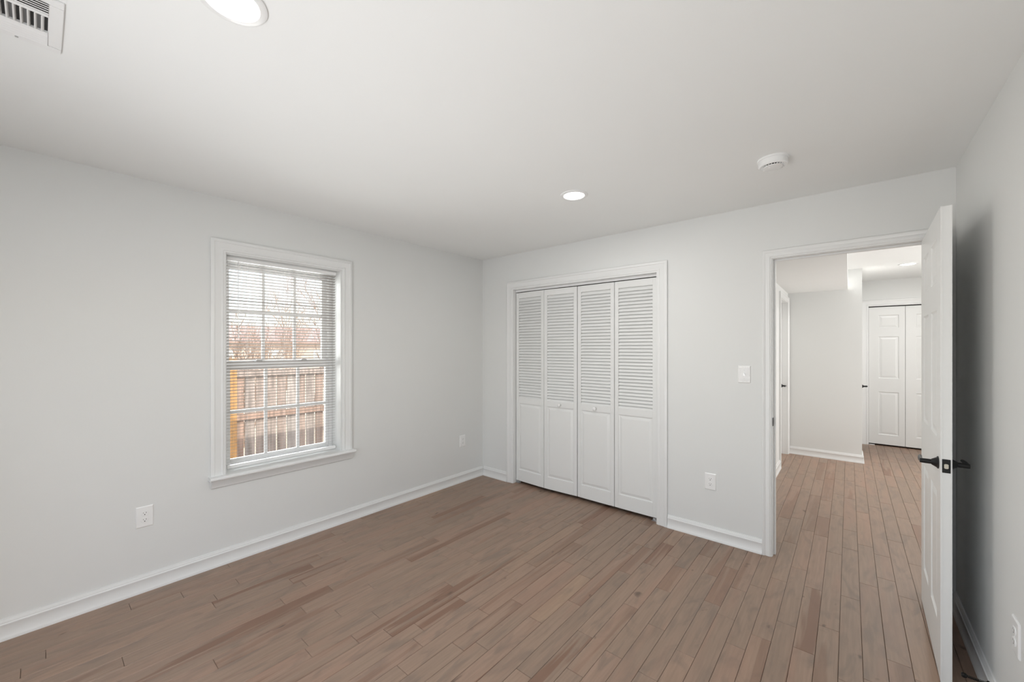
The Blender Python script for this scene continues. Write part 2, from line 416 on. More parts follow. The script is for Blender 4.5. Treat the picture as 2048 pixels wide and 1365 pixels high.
# casings (mitred)
CAS_FLAT = [(0, 0), (0, 0.009), (0.003, 0.011), (0.012, 0.011), (0.015, 0.0145), (0.022, 0.0145), (0.026, 0.0115), (0.034, 0.0135), (0.060, 0.0165), (0.063, 0.0200), (0.078, 0.0200), (0.083, 0.0165), (0.083, 0)]
CAS_COL = [(0, 0), (0, 0.009), (0.003, 0.011), (0.008, 0.011), (0.011, 0.0145), (0.022, 0.0155), (0.030, 0.0155), (0.036, 0.0125), (0.044, 0.0165), (0.050, 0.019), (0.056, 0.019), (0.058, 0.016), (0.058, 0)]
def casing(b, fn, a0, a1, z0, z1, prof, w=None, m=None):
    w = w or prof[-1][0]; k = w / prof[-1][0]; P = [(u * k, v) for u, v in prof]
    b.sweep([[fn(a0 - u, z0, v) for u, v in P], [fn(a0 - u, z1 + u, v) for u, v in P],
             [fn(a1 + u, z1 + u, v) for u, v in P], [fn(a1 + u, z0, v) for u, v in P]], m=m)

# ------------------------------------------------------------ window_1 in the left wall
win = tag(empty('window_1', (XL, (wy0 + wy1) / 2, wz0)), kind='structure')
fnL = lambda a, z, v: (XL + v, a, z)
b = MB(); casing(b, fnL, wy0 - 0.001, wy1 + 0.005, wz0 - 0.002, wz1 + 0.004, CAS_FLAT, 0.084); b.build('casing', 'trim', win, smooth=True)
b = MB()   # stool (inner sill board) with horns and rounded nose
NP = [(-3.345, 0.575), (-3.135, 0.575), (-3.130, 0.578), (-3.128, 0.585), (-3.130, 0.593), (-3.135, 0.597), (-3.345, 0.597)]
b.sweep([[(x, 0.712, z) for x, z in [(max(x, XL + 0.0005), z) for x, z in NP]], [(x, wy0, z) for x, z in [(max(x, XL + 0.0005), z) for x, z in NP]]])
b.sweep([[(x, wy0, z) for x, z in NP], [(x, wy1, z) for x, z in NP]])
b.sweep([[(x, wy1, z) for x, z in [(max(x, XL + 0.0005), z) for x, z in NP]], [(x, 1.704, z) for x, z in [(max(x, XL + 0.0005), z) for x, z in NP]]])
b.build('sill', 'trim', win)
b = MB()
AP = [(0.0, 0.575), (0.019, 0.575), (0.019, 0.540), (0.014, 0.530), (0.012, 0.520), (0.006, 0.516), (0.0, 0.516)]
b.sweep([[(XL + v, 0.728, z) for v, z in AP], [(XL + v, 1.698, z) for v, z in AP]]); b.build('apron', 'trim', win, smooth=True)
b = MB()   # jamb liner boards
JX = -3.335
b.box(JX, XL + 0.001, wy0 - 0.001, wy0 + 0.004, wz0, wz1); b.box(JX, XL + 0.001, wy1 - 0.004, wy1 + 0.001, wz0, wz1)
b.box(JX, XL + 0.001, wy0 + 0.004, wy1 - 0.004, wz1 - 0.004, wz1 + 0.001); b.build('jamb', 'trim', win)
b = MB()   # vinyl master frame
fy0, fy1, fz0, fz1 = wy0 + 0.004, wy1 - 0.004, wz0, wz1 - 0.004
for (ya, yb, za, zb) in ((fy0, fy0 + 0.030, fz0, fz1), (fy1 - 0.030, fy1, fz0, fz1), (fy0 + 0.03, fy1 - 0.03, fz1 - 0.030, fz1), (fy0 + 0.03, fy1 - 0.03, fz0, fz0 + 0.022)):
    b.box(-3.42, JX, ya, yb, za, zb, bev=0.002)
b.box(-3.372, -3.366, fy0 + 0.03, fy0 + 0.040, fz0, fz1); b.box(-3.372, -3.366, fy1 - 0.040, fy1 - 0.03, fz0, fz1)
b.build('frame', 'vinyl', win)
def sash(nm, xa, xb, y0, y1, z0, z1, g0, g1, gz0, gz1, mz, mys):
    s = tag(empty(nm, ((xa + xb) / 2, (y0 + y1) / 2, z0)), 'white vinyl sash with six panes')
    s.parent = win; s.location = Vector(((xa + xb) / 2, (y0 + y1) / 2, z0)) - win.location
    b = MB()
    b.box(xa, xb, y0, g0, z0, z1, bev=0.002); b.box(xa, xb, g1, y1, z0, z1, bev=0.002)
    b.box(xa, xb, g0, g1, z0, gz0, bev=0.002); b.box(xa, xb, g0, g1, gz1, z1, bev=0.002)
    b.build('sash_frame', 'vinyl', s)
    b = MB(); xm = (xa + xb) / 2
    for y in mys: b.box(xm - 0.006, xm + 0.010, y - 0.010, y + 0.010, gz0, gz1, bev=0.0015)
    for ya, yb in zip([g0] + [y + 0.010 for y in mys], [y - 0.010 for y in mys] + [g1]): b.box(xm - 0.006, xm + 0.010, ya, yb, mz - 0.012, mz + 0.012, bev=0.0015)
    b.build('muntins', 'vinyl', s)
    b = MB(); b.box(xm - 0.002, xm + 0.002, g0 - 0.005, g1 + 0.005, gz0 - 0.005, gz1 + 0.005); b.build('glass', 'glass', s)
    return s
us = sash('upper_sash', -3.400, -3.374, fy0 + 0.031, fy1 - 0.031, 1.315, 2.040, 0.876, 1.530, 1.350, 2.008, 1.706, (1.095, 1.318))
ls = sash('lower_sash', -3.365, -3.337, fy0 + 0.031, fy1 - 0.031, 0.622, 1.338, 0.873, 1.545, 0.652, 1.283, 0.984, (1.101, 1.330))
for y in (1.05, 1.37):   # cam locks on the meeting rail
    b = MB(); b.box(-3.372, -3.342, y - 0.028, y + 0.028, 1.339, 1.343, bev=0.001); b.box(-3.365, -3.352, y - 0.010, y + 0.030, 1.343, 1.354, bev=0.002)
    b.build('lock', 'steel', ls)

# ------------------------------------------------------------ blind
bl = tag(empty('window_blind', (-3.25, 1.206, 2.066)), 'white horizontal mini blind hanging lowered in the left wall window, slats open', 'window blind')
b = MB(); b.box(-3.265, -3.238, 0.826, 1.586, 2.040, 2.065, bev=0.002); b.build('headrail', 'plastic', bl)
b = MB(); zs = 2.028; S = -0.21
while zs > 0.648:
    P = []
    for i in range(5):
        t = -0.0125 + 0.025 * i / 4                                    # + is towards the room
        P.append((-3.2515 + t, zs + t * 0.27 + 0.0005 * (1 - (t / 0.0125) ** 2)))
    prof = P + [(x, z - 0.0004) for x, z in P[::-1]]
    b.sweep([[(x, 0.829, z) for x, z in prof], [(x, 1.583, z) for x, z in prof]])
    zs -= 0.0215
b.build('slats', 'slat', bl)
b = MB(); b.box(-3.265, -3.238, 0.829, 1.583, 0.612, 0.634, bev=0.003); b.build('bottom_rail', 'plastic', bl)
for y in (0.950, 1.192, 1.447):
    b = MB()
    for x in (-3.2645, -3.2385): b.tube([(x, y, 0.63), (x, y, 2.045)], 0.0006, 4)
    b.build('ladder_cord', 'plastic', bl)
b = MB(); b.tube([(-3.232, 0.892, 2.045), (-3.228, 0.891, 2.0), (-3.228, 0.893, 1.515)], 0.0026, 6); b.lathe([(0.004, 0), (0.0045, 0.012), (0.003, 0.016)], (-3.228, 0.893, 1.506), seg=8)
b.build('tilt_wand', 'plastic', bl, smooth=True)

# ------------------------------------------------------------ panel doors
def panel_leaf(b, w, z0, z1, t, stile, cols, rows, both=True, m=None, T=None):
    """flat leaf in local x 0..w, y 0..t (front at y=0); cols, rows are panel ranges"""
    rec = 0.007
    def B(*a, **k): b.box(*a, T=T, m=m, **k)
    xs = [0] + [q for c in cols for q in c] + [w]; zs = [z0] + [q for r in rows for q in r] + [z1]
    B(0.001, w - 0.001, rec, t - (rec if both else 0), z0 + 0.001, z1 - 0.001)
    faces = [(0, rec)] + ([(t - rec, t)] if both else [])
    for ya, yb in faces:
        for i in range(0, len(xs), 2): B(xs[i], xs[i + 1], ya, yb, z0, z1)
        for c in cols:
            for i in range(0, len(zs), 2): B(c[0], c[1], ya, yb, zs[i], zs[i + 1])
        for (c0, c1) in cols:
            for (r0, r1) in rows:
                front = ya == 0; o = (lambda d: d) if front else (lambda d: t - d)
                rings = [(0.0, 0.0), (0.004, 0.0035), (0.010, rec), (0.018, rec - 0.0005), (0.040, 0.002)]
                vs = []
                for e, d in rings:
                    for (x, z) in ((c0 + e, r0 + e), (c1 - e, r0 + e), (c1 - e, r1 - e), (c0 + e, r1 - e)):
                        p = Vector((x, o(d), z)); vs.append(T @ p if T is not None else p)
                fs = []
                for k in range(len(rings) - 1):
                    for i in range(4): j = (i + 1) % 4; fs.append((k * 4 + i, k * 4 + j, k * 4 + 4 + j, k * 4 + 4 + i))
                k = (len(rings) - 1) * 4; fs.append((k, k + 1, k + 2, k + 3)); b.add(vs, fs, m)

def lever(parent, p, out, along, rz=0, nm='lever_handle', L=0.105, r=0.027):
    """rose on the door face at p, stem towards out, grip along"""
    p, out, along = Vector(p), Vector(out), Vector(along)
    side = out.cross(along)
    T = Matrix((side, along, out)).transposed().to_4x4(); T.translation = p
    b = MB(); bb = MB()
    bb.lathe([(r, 0), (r, 0.003), (r * 0.82, 0.006), (0.0135, 0.020), (0.0105, 0.023), (0.0105, 0.040), (0.0095, 0.058), (0.0, 0.058)], seg=24)
    pts = [(0, 0, 0.050), (0, 0.02, 0.053), (0, 0.06, 0.053), (0.0, L, 0.049)]
    bb.tube(pts, [0.009, 0.0085, 0.0075, 0.0065], 10)
    b.v = [tuple(T @ Vector(q)) for q in bb.v]; b.f = bb.f; b.mi = bb.mi
    return b.build(nm, 'black', parent, smooth=True)

# bedroom door (door_1): open leaf, six panels
hin = Vector((0.316, 3.250, 0)); fre = Vector((0.2995, 2.493, 0)); dirv = (fre - hin); DW = dirv.length; dirv.normalize()
nrm = Vector((-dirv.y, dirv.x, 0))
if nrm.x < 0: nrm = -nrm                       # towards the right wall
d1 = tag(empty('door_1', (0.351, 3.250, 0.006)), kind='structure')
T = Matrix((dirv, nrm, Vector((0, 0, 1)))).transposed().to_4x4(); T.translation = hin
b = MB()
PC = [(0.110, 0.110 + (DW - 0.325) / 2), (DW - 0.110 - (DW - 0.325) / 2, DW - 0.110)]
PR = [(0.225, 0.800), (1.040, 1.610), (1.735, 1.930)]
panel_leaf(b, DW, 0.006, 2.046, 0.0345, 0.11, PC, PR, T=T); b.build('door_leaf', 'door', d1)
LZ = 0.935; lp = hin + dirv * (DW - 0.062) + Vector((0, 0, LZ))
lever(d1, lp, -nrm, -dirv); lever(d1, lp + nrm * 0.0345, nrm, -dirv)
ep = fre + nrm * 0.01725 + Vector((0, 0, LZ)); T2 = Matrix((dirv, nrm, Vector((0, 0, 1)))).transposed().to_4x4(); T2.translation = ep
b = MB(); b.box(-0.001, 0.0015, -0.0125, 0.0125, -0.029, 0.029, bev=0.0007, T=T2); lt = b.build('latch_plate', 'black', d1)
b = MB(); b.box(0.0015, 0.009, -0.007, 0.006, -0.010, 0.010, bev=0.002, T=T2); b.build('latch_bolt', 'brass', lt)
for z in (0.25, 1.05, 1.82):
    b = MB(); c = hin + nrm * 0.038 + Vector((0, -0.004, z)); b.lathe([(0.006, -0.045), (0.006, 0.045)], tuple(c), seg=12); b.build('hinge', 'black', d1)

# its jamb, stop and casing
t1 = tag(empty('trim_3', (DO[0], YB, 0)), kind='structure')
fnB = lambda a, z, v: (a, YB - v, z)
b = MB(); casing(b, fnB, DO[0] - 0.005, DO[1] + 0.005, 0, DO[2] + 0.003, CAS_COL, 0.056); b.build('casing', 'trim', t1, smooth=True)
b = MB(); casing(b, lambda a, z, v: (a, YB + WT + v, z), DO[0] - 0.005, DO[1] + 0.005, 0, DO[2] + 0.003, CAS_COL, 0.056); b.build('casing', 'trim', t1, smooth=True)
b = MB()
b.box(DO[0] - 0.019, DO[0], YB - 0.0005, YB + WT + 0.0005, 0, DO[2] + 0.019); b.box(DO[1], DO[1] + 0.019, YB - 0.0005, YB + WT + 0.0005, 0, DO[2] + 0.019)
b.box(DO[0], DO[1], YB - 0.0005, YB + WT + 0.0005, DO[2], DO[2] + 0.019)
b.build('jamb', 'trim', t1)
b = MB()
b.box(DO[0], DO[0] + 0.011, YB + 0.040, YB + 0.072, 0, DO[2], bev=0.001); b.box(DO[1] - 0.011, DO[1], YB + 0.040, YB + 0.072, 0, DO[2], bev=0.001)
b.box(DO[0] + 0.011, DO[1] - 0.011, YB + 0.040, YB + 0.072, DO[2] - 0.011, DO[2], bev=0.001); b.build('stop', 'trim', t1)
b = MB(); b.box(DO[0] - 0.0005, DO[0] + 0.0015, YB - 0.004, YB + 0.032, 0.900, 0.957, bev=0.0006); sp = b.build('strike_plate', 'black', t1)
b = MB(); b.box(DO[0] + 0.0014, DO[0] + 0.0018, YB + 0.010, YB + 0.024, 0.915, 0.942); b.build('strike_hole', 'dark', sp)

# ------------------------------------------------------------ bedroom closet
t2 = tag(empty('trim_4', (CO[0], YB, 0)), kind='structure')
b = MB(); casing(b, fnB, CO[0] + 0.003, CO[1] - 0.003, 0, CO[2] - 0.003, CAS_FLAT, 0.088); b.build('casing', 'trim', t2, smooth=True)
b = MB(); b.box(CO[0] - 0.001, CO[0] + 0.004, YB, YB + WT, 0, CO[2]); b.box(CO[1] - 0.004, CO[1] + 0.001, YB, YB + WT, 0, CO[2])
b.box(CO[0] + 0.004, CO[1] - 0.004, YB, YB + WT, CO[2] - 0.004, CO[2] + 0.001); b.build('jamb', 'trim', t2)
b = MB(); b.box(CO[0] + 0.005, CO[1] - 0.005, YB + 0.034, YB + 0.062, 2.036, 2.057, bev=0.001); b.build('track', 'plastic', t2)
for xa, xb in ((CO[0] + 0.005, CO[0] + 0.055), (CO[1] - 0.060, CO[1] - 0.005)):
    b = MB(); b.box(xa, xb, YB + 0.030, YB + 0.064, 0.0005, 0.004); b.box(xa + 0.004, xb - 0.004, YB + 0.058, YB + 0.062, 0.004, 0.016)
    b.lathe([(0.004, 0.004), (0.004, 0.030)], ((xa + xb) / 2, YB + 0.048, 0), seg=8); b.build('floor_bracket', 'steel', t2)

LT = 0.028
def louver_leaf(parent, A, Bp, knob=None):
    """A,B: floor points of the front face, left to right"""
    A = Vector((A[0], A[1], 0)); Bp = Vector((Bp[0], Bp[1], 0)); w = (Bp - A).length; dx = (Bp - A).normalized()
    ny = Vector((-dx.y, dx.x, 0))
    T = Matrix((dx, ny, Vector((0, 0, 1)))).transposed().to_4x4(); T.translation = A
    s = 0.036; z0, z1 = 0.030, 2.026; w -= 0.003
    b = MB()
    b.box(0, s, 0, LT, z0, z1, bev=0.0015, T=T); b.box(w - s, w, 0, LT, z0, z1, bev=0.0015, T=T)
    for za, zb in ((z0, 0.148), (0.856, 0.914), (1.968, z1)): b.box(s, w - s, 0, LT, za, zb, T=T)
    # raised lower panel
    rings = [(0.0, 0.006), (0.010, 0.008), (0.034, 0.0015)]
    vs = []; fs = []
    for e, d in rings:
        for (x, z) in ((s + e, 0.148 + e), (w - s - e, 0.148 + e), (w - s - e, 0.856 - e), (s + e, 0.856 - e)): vs.append(T @ Vector((x, d, z)))
    for k in range(2):
        for i in range(4): j = (i + 1) % 4; fs.append((k * 4 + i, k * 4 + j, k * 4 + 4 + j, k * 4 + 4 + i))
    fs.append((8, 9, 10, 11)); b.add(vs, fs)
    b.box(s - 0.001, w - s + 0.001, 0.010, LT - 0.006, 0.147, 0.857, T=T)
    lf = b.build('leaf', 'door', parent)
    b = MB(); n = 36; za, zb = 0.914, 1.968; p = (zb - za) / n
    for i in range(n):
        zc = za + p * (i + 0.5)
        prof = [(0.0025, zc - p * 0.62), (0.0055, zc - p * 0.66), (0.0245, zc + p * 0.46), (0.0215, zc + p * 0.50)]
        prof = [(y, min(max(z, za - 0.001), zb + 0.001)) for y, z in prof]
        b.sweep([[T @ Vector((s - 0.001, y, z)) for y, z in prof], [T @ Vector((w - s + 0.001, y, z)) for y, z in prof]])
    b.build('louvers', 'door', lf)
    if knob:
        c = T @ Vector((w / 2 + knob, 0, 0.882))
        b = MB(); b.lathe([(0.010, 0.001), (0.009, -0.006), (0.0075, -0.011), (0.013, -0.017), (0.0175, -0.022), (0.0178, -0.027), (0.014, -0.031), (0.006, -0.033), (0.0, -0.033)],
                          (0, 0, 0), axis='Y', seg=24)
        b.v = [(v[0] + c.x, v[1] + c.y, v[2] + c.z) for v in b.v]
        b.build('knob', 'plastic', lf, smooth=True)
FY = YB + 0.035
d2 = tag(empty('door_2', (-2.724, FY, 0)), kind='structure'); d3 = tag(empty('door_3', (-1.970, FY, 0)), kind='structure')
louver_leaf(d2, (-2.724, FY), (-2.348, FY - 0.018)); louver_leaf(d2, (-2.346, FY - 0.018), (-1.973, FY), knob=0.001)
louver_leaf(d3, (-1.969, FY), (-1.592, FY - 0.002), knob=0.001); louver_leaf(d3, (-1.590, FY - 0.002), (-1.212, FY))

# ------------------------------------------------------------ hall: left door, return door, far closet
d4 = tag(empty('door_4', (HX - 0.1, HD[0], 0)), kind='structure')
fnH = lambda a, z, v: (HX + v, a, z)
b = MB(); casing(b, fnH, HD[0] - 0.002, HD[1] + 0.002, 0, HD[2], CAS_FLAT, 0.070); b.build('casing', 'trim', d4, smooth=True)
b = MB(); b.box(HX - 0.1, HX, HD[0] - 0.001, HD[0] + 0.004, 0, HD[2]); b.box(HX - 0.1, HX, HD[1] - 0.004, HD[1] + 0.001, 0, HD[2])
b.box(HX - 0.1, HX, HD[0], HD[1], HD[2] - 0.004, HD[2] + 0.001)
b.box(HX - 0.062, HX - 0.040, HD[0], HD[0] + 0.012, 0, HD[2]); b.box(HX - 0.062, HX - 0.040, HD[1] - 0.012, HD[1], 0, HD[2]); b.build('jamb', 'trim', d4)
T = Matrix((Vector((0, 1, 0)), Vector((-1, 0, 0)), Vector((0, 0, 1)))).transposed().to_4x4(); T.translation = Vector((HX - 0.063, HD[0] + 0.006, 0))
b = MB(); w4 = HD[1] - HD[0] - 0.012; pw = (w4 - 0.32) / 2
panel_leaf(b, w4, 0.008, 2.045, 0.035, 0.11, [(0.11, 0.11 + pw), (w4 - 0.11 - pw, w4 - 0.11)], PR, T=T); b.build('door_leaf', 'door', d4)
lever(d4, (HX - 0.063, HD[1] - 0.066, 0.93), (1, 0, 0), (0, -1, 0))

d5 = tag(empty('door_5', (RX, 7.0, 0)), kind='structure')
T = Matrix((Vector((0, 1, 0)), Vector((-1, 0, 0)), Vector((0, 0, 1)))).transposed().to_4x4(); T.translation = Vector((RX + 0.004, 7.04, 0))
b = MB(); panel_leaf(b, 0.76, 0.008, 2.045, 0.003, 0.11, [], [], both=False, T=T); b.box(RX, RX + 0.004, 7.04, 7.80, 0.008, 2.045); b.build('door_leaf', 'door', d5)
lever(d5, (RX + 0.004, 7.10, 0.93), (1, 0, 0), (0, 1, 0))

t6 = tag(empty('trim_5', (BO[0], Y2, 0)), kind='structure')
fnF = lambda a, z, v: (a, Y2 - v, z)
b = MB(); casing(b, fnF, BO[0] + 0.002, BO[1] - 0.002, 0, BO[2] - 0.003, CAS_FLAT, 0.090); b.build('casing', 'trim', t6, smooth=True)
b = MB(); b.box(BO[0] - 0.001, BO[0] + 0.003, Y2, Y2 + 0.11, 0, BO[2]); b.box(BO[1] - 0.003, BO[1] + 0.001, Y2, Y2 + 0.11, 0, BO[2]); b.build('jamb', 'trim', t6)
b = MB(); b.box(BO[0] + 0.01, BO[0] + 0.07, Y2 + 0.012, Y2 + 0.05, 0.0005, 0.008); b.build('floor_bracket', 'plastic', t6)
d6 = tag(empty('door_6', (BO[0], Y2, 0)), kind='structure')
lw = 0.389
for x0 in (BO[0] + 0.006, BO[0] + 0.006 + lw + 0.004):
    T = Matrix.Translation(Vector((x0, Y2 + 0.028, 0))); b = MB()
    panel_leaf(b, lw, 0.024, 2.046, 0.035, 0.1, [(0.105, 0.325)], [(0.165, 0.795), (0.995, 1.610), (1.735, 1.925)], T=T); b.build('leaf', 'door', d6)

# ------------------------------------------------------------ outlets and switch
def outlet_meshes():
    """local frame: x across, y out of the wall, z up, centred"""
    W, Hh = 0.0395, 0.0615
    p = MB()
    rings = [(0, 0.0), (0, 0.0025), (0.0035, 0.0055), (0.006, 0.006)]; vs = []; fs = []
    for e, d in rings:
        for sx, sz in ((-1, -1), (1, -1), (1, 1), (-1, 1)): vs.append((sx * (W - e), d, sz * (Hh - e)))
    for k in range(3):
        for i in range(4): j = (i + 1) % 4; fs.append((k * 4 + i, k * 4 + j, k * 4 + 4 + j, k * 4 + 4 + i))
    fs.append((12, 13, 14, 15)); fs.append((3, 2, 1, 0)); p.add(vs, fs)
    rc = []
    for s in (1, -1):
        r = MB(); z = s * 0.0195; n = 28; ring = []
        for i in range(n):
            a = 2 * math.pi * i / n; x = 0.0172 * math.cos(a); zz = 0.0172 * math.sin(a); zz = max(-0.0142, min(0.0142, zz)); ring.append((x, zz))
        r.sweep([[(x, 0.005, z + q) for x, q in ring], [(x, 0.0078, z + q) for x, q in ring], [(x * .95, 0.0084, z + q * .95) for x, q in ring]])
        h = MB()
        h.box(-0.0074, -0.0056, 0.0080, 0.0086, z + 0.0005, z + 0.0085); h.box(0.0058, 0.0074, 0.0080, 0.0086, z + 0.0015, z + 0.0075)
        h.lathe([(0.0027, 0.0080), (0.0027, 0.0086)], (0, 0, z - 0.0062), axis='Y', seg=12)
        rc.append((r, h))
    sc = MB(); sc.lathe([(0.0030, 0.0055), (0.0028, 0.0070), (0.0, 0.0072)], (0, 0, 0), axis='Y', seg=12)
    return p, rc, sc
def to_me(b, name, m):
    me = bpy.data.meshes.new(name); me.from_pydata(b.v, [], b.f); me.materials.append(M[m])
    bm = bmesh.new(); bm.from_mesh(me); bmesh.ops.recalc_face_normals(bm, faces=bm.faces[:]); bm.to_mesh(me); bm.free(); return me
_p, _rc, _sc = outlet_meshes()
OM = dict(plate=to_me(_p, 'plate', 'socket'), screw=to_me(_sc, 'screw', 'socket'), rec=[(to_me(r, 'receptacle', 'socket'), to_me(h, 'slots', 'dark')) for r, h in _rc])
def child(me, name, parent):
    o = bpy.data.objects.new(name, me); COL.objects.link(o); o.parent = parent; return o
def outlet(loc, rz, label):
    e = empty('power_outlet', loc); e.rotation_euler = (0, 0, rz); tag(e, label, 'outlet', 'wall power outlets')
    child(OM['plate'], 'plate', e); child(OM['screw'], 'screw', e)
    for r, h in OM['rec']:
        q = child(r, 'receptacle', e); child(h, 'slots', q)
outlet((XL, 0.4055, 0.441), R(-90), 'white duplex power outlet low on the left wall, left of the window')
outlet((XL, 2.951, 0.438), R(-90), 'white power outlet low on the left wall between the window and the room corner')
outlet((-0.798, YB, 0.434), R(180), 'white power outlet low on the back wall between the closet and the doorway')
outlet((XR, 2.214, 0.424), R(90), 'white power outlet low on the right wall, cut by the picture\'s right edge')

sw = empty('light_switch', (-0.574, YB, 1.251)); sw.rotation_euler = (0, 0, R(180))
tag(sw, 'white toggle light switch plate still under crinkled clear film, beside the doorway', 'light switch')
child(to_me(_p, 'plate', 'plastic'), 'plate', sw)
b = MB(); b.box(-0.005, 0.005, 0.0058, 0.0075, -0.012, 0.012, bev=0.0008); b.box(-0.0035, 0.0035, 0.006, 0.017, 0.0005, 0.009, bev=0.0015); child(to_me(b, 'toggle', 'steel'), 'toggle', sw)
b = MB(); rn = random.Random(3); N = 12; vs = []; fs = []
for i in range(N + 1):
    for j in range(N + 1):
        u, w = i / N * 2 - 1, j / N * 2 - 1; e = max(abs(u), abs(w)); f = 1 + 0.06 * rn.uniform(-1, 1) * (e > .95)
        vs.append((u * 0.033 * f, 0.0068 + (0.0105 + rn.uniform(0, 0.004)) * (1 - e ** 3) * 0.95 + 0.0, w * 0.050 * f))
for i in range(N):
    for j in range(N): k = i * (N + 1) + j; fs.append((k, k + N + 1, k + N + 2, k + 1))
b.add(vs, fs); child(to_me(b, 'plastic_film', 'film'), 'plastic_film', sw)
for z in (0.03, -0.03):
    b = MB(); b.lathe([(0.003, 0.0055), (0.0028, 0.007), (0, 0.0072)], (0, 0, z), axis='Y', seg=10); child(to_me(b, 'screw', 'steel'), 'screw', sw)

# ------------------------------------------------------------ door stop
ds = tag(empty('door_stop', (XR - 0.0145, 2.49, 0.073)), 'black spring door stop screwed to the right wall baseboard behind the open door', 'door stop')
b = MB(); b.lathe([(0.011, 0.0), (0.011, -0.004), (0.006, -0.008), (0, -0.008)], (XR - 0.0146, 2.49, 0.073), axis='X', seg=14); b.build('base', 'black', ds, smooth=True)
b = MB(); pts = [(XR - 0.022 - 0.055 * i / 90, 2.49 + 0.0042 * math.cos(i * 0.9), 0.073 + 0.0042 * math.sin(i * 0.9)) for i in range(91)]
b.tube(pts, 0.0016, 5); b.build('spring', 'black', ds, smooth=True)
b = MB(); b.lathe([(0.007, 0.0), (0.0095, -0.004), (0.0095, -0.012), (0.006, -0.016), (0, -0.016)], (XR - 0.076, 2.49, 0.073), axis='X', seg=14); b.build('rubber_tip', 'black', ds, smooth=True)

# ------------------------------------------------------------ recessed lights
def downlight(x, y, label, watts, r=0.088, ri=0.066):
    e = tag(empty('recessed_light', (x, y, CEIL)), label, 'ceiling light', 'recessed ceiling lights')
    b = MB(); b.lathe([(ri, CEIL - 0.0045), (ri + 0.003, CEIL - 0.0075), (r - 0.006, CEIL - 0.0070), (r, CEIL - 0.004), (r, CEIL + 0.0), (ri, CEIL + 0.0)], (x, y, 0), seg=56, caps=False)
    b.build('trim_ring', 'plastic', e, smooth=True)
    b = MB(); b.lathe([(0.0, CEIL - 0.0050), (ri, CEIL - 0.0045), (ri, CEIL - 0.001)], (x, y, 0), seg=48, caps=False); b.build('diffuser', 'lens', e)
    light('lamp', 'AREA', (x, y, CEIL - 0.012), (0, 0, 0), watts, (1.0, 0.985, 0.955), shape='DISK', size=2 * ri - 0.01)
downlight(-1.374, 2.257, 'glowing round recessed light in the bedroom ceiling above the closet end', 5.6)
downlight(-1.359, 0.360, 'glowing round recessed light cut by the top edge of the picture', 6.5)
downlight(0.535, 6.655, 'small glowing recessed light in the hall ceiling seen through the doorway', 12.0)

# ------------------------------------------------------------ smoke detector
sd = tag(empty('smoke_detector', (-0.308, 2.508, CEIL)), 'round white smoke detector on the ceiling above the doorway', 'smoke detector')
c0 = (-0.308, 2.508, CEIL)
b = MB(); b.lathe([(0.0, 0), (0.072, 0), (0.072, -0.007), (0.069, -0.010)], c0, seg=48); b.build('mounting_base', 'plastic', sd, smooth=True)
b = MB(); b.lathe([(0.066, -0.010), (0.067, -0.034), (0.062, -0.040), (0.056, -0.041), (0.050, -0.038)], c0, seg=48, caps=False); b.build('housing', 'plastic', sd, smooth=True)
b = MB(); b.lathe([(0.050, -0.036), (0.0, -0.036)], c0, seg=40, caps=False); b.build('smoke_opening', 'dark', sd)
b = MB(); b.lathe([(0.0, -0.047), (0.034, -0.047), (0.044, -0.044), (0.045, -0.042), (0.0, -0.042)], c0, seg=40)
for i in range(24):
    a = 2 * math.pi * i / 24; T = Matrix.Translation(Vector(c0)) @ Matrix.Rotation(a, 4, 'Z'); b.box(0.040, 0.054, -0.0012, 0.0012, -0.043, -0.038, T=T)
b.build('cover', 'plastic', sd, smooth=True)
b = MB(); b.lathe([(0.006, -0.047), (0.0055, -0.049), (0, -0.049)], (c0[0] - 0.012, c0[1] - 0.016, CEIL), seg=16); b.build('test_button', 'plastic', sd, smooth=True)

# ------------------------------------------------------------ ceiling vent (three-way register)
vx0, vx1, vy1, vy0 = -2.045, -1.740, 0.050, -0.310
vt = tag(empty('ceiling_vent', ((vx0 + vx1) / 2, (vy0 + vy1) / 2, CEIL)), 'white metal air vent on the ceiling in the top left corner', 'air vent')
b = MB(); zf = CEIL - 0.006; o0 = 0.031; Z0 = CEIL
for (xa, xb, ya, yb) in ((vx0, vx0 + o0, vy0, vy1), (vx1 - o0, vx1, vy0, vy1), (vx0 + o0, vx1 - o0, vy1 - o0, vy1), (vx0 + o0, vx1 - o0, vy0, vy0 + o0)):
    b.box(xa, xb, ya, yb, zf, Z0, bev=0.0015)
for x in (-1.9385, -1.8345): b.box(x - 0.006, x + 0.006, vy0 + o0, vy1 - o0, zf - 0.002, Z0)
b.build('frame', 'plastic', vt)
b = MB(); b.box(vx0 + o0, vx1 - o0, vy0 + o0, vy1 - o0, Z0 - 0.0006, Z0 - 0.0002); b.build('duct_opening', 'duct', vt)
b = MB(); y = vy1 - o0 - 0.008; i = 0
while y > vy0 + o0 + 0.005:                       # centre vanes, curved
    prof = [(y, -0.0008), (y - 0.0010, -0.004), (y - 0.0035, -0.0075), (y - 0.0062, -0.009), (y - 0.0062, -0.0098), (y - 0.0030, -0.0085), (y - 0.0002, -0.0045), (y + 0.001, -0.0008)]
    b.sweep([[(-1.9325, p, CEIL + q) for p, q in prof], [(-1.8405, p, CEIL + q) for p, q in prof]]); y -= 0.0136
b.build('centre_vanes', 'plastic', vt)
b = MB(); y = vy1 - o0 - 0.0185
while y > vy0 + o0 + 0.02:                        # damper blades behind every second gap
    b.box(-1.9325, -1.8405, y - 0.0055, y + 0.0055, Z0 - 0.0016, Z0 - 0.0007); y -= 0.0272
b.build('damper', 'steel_dull', vt)
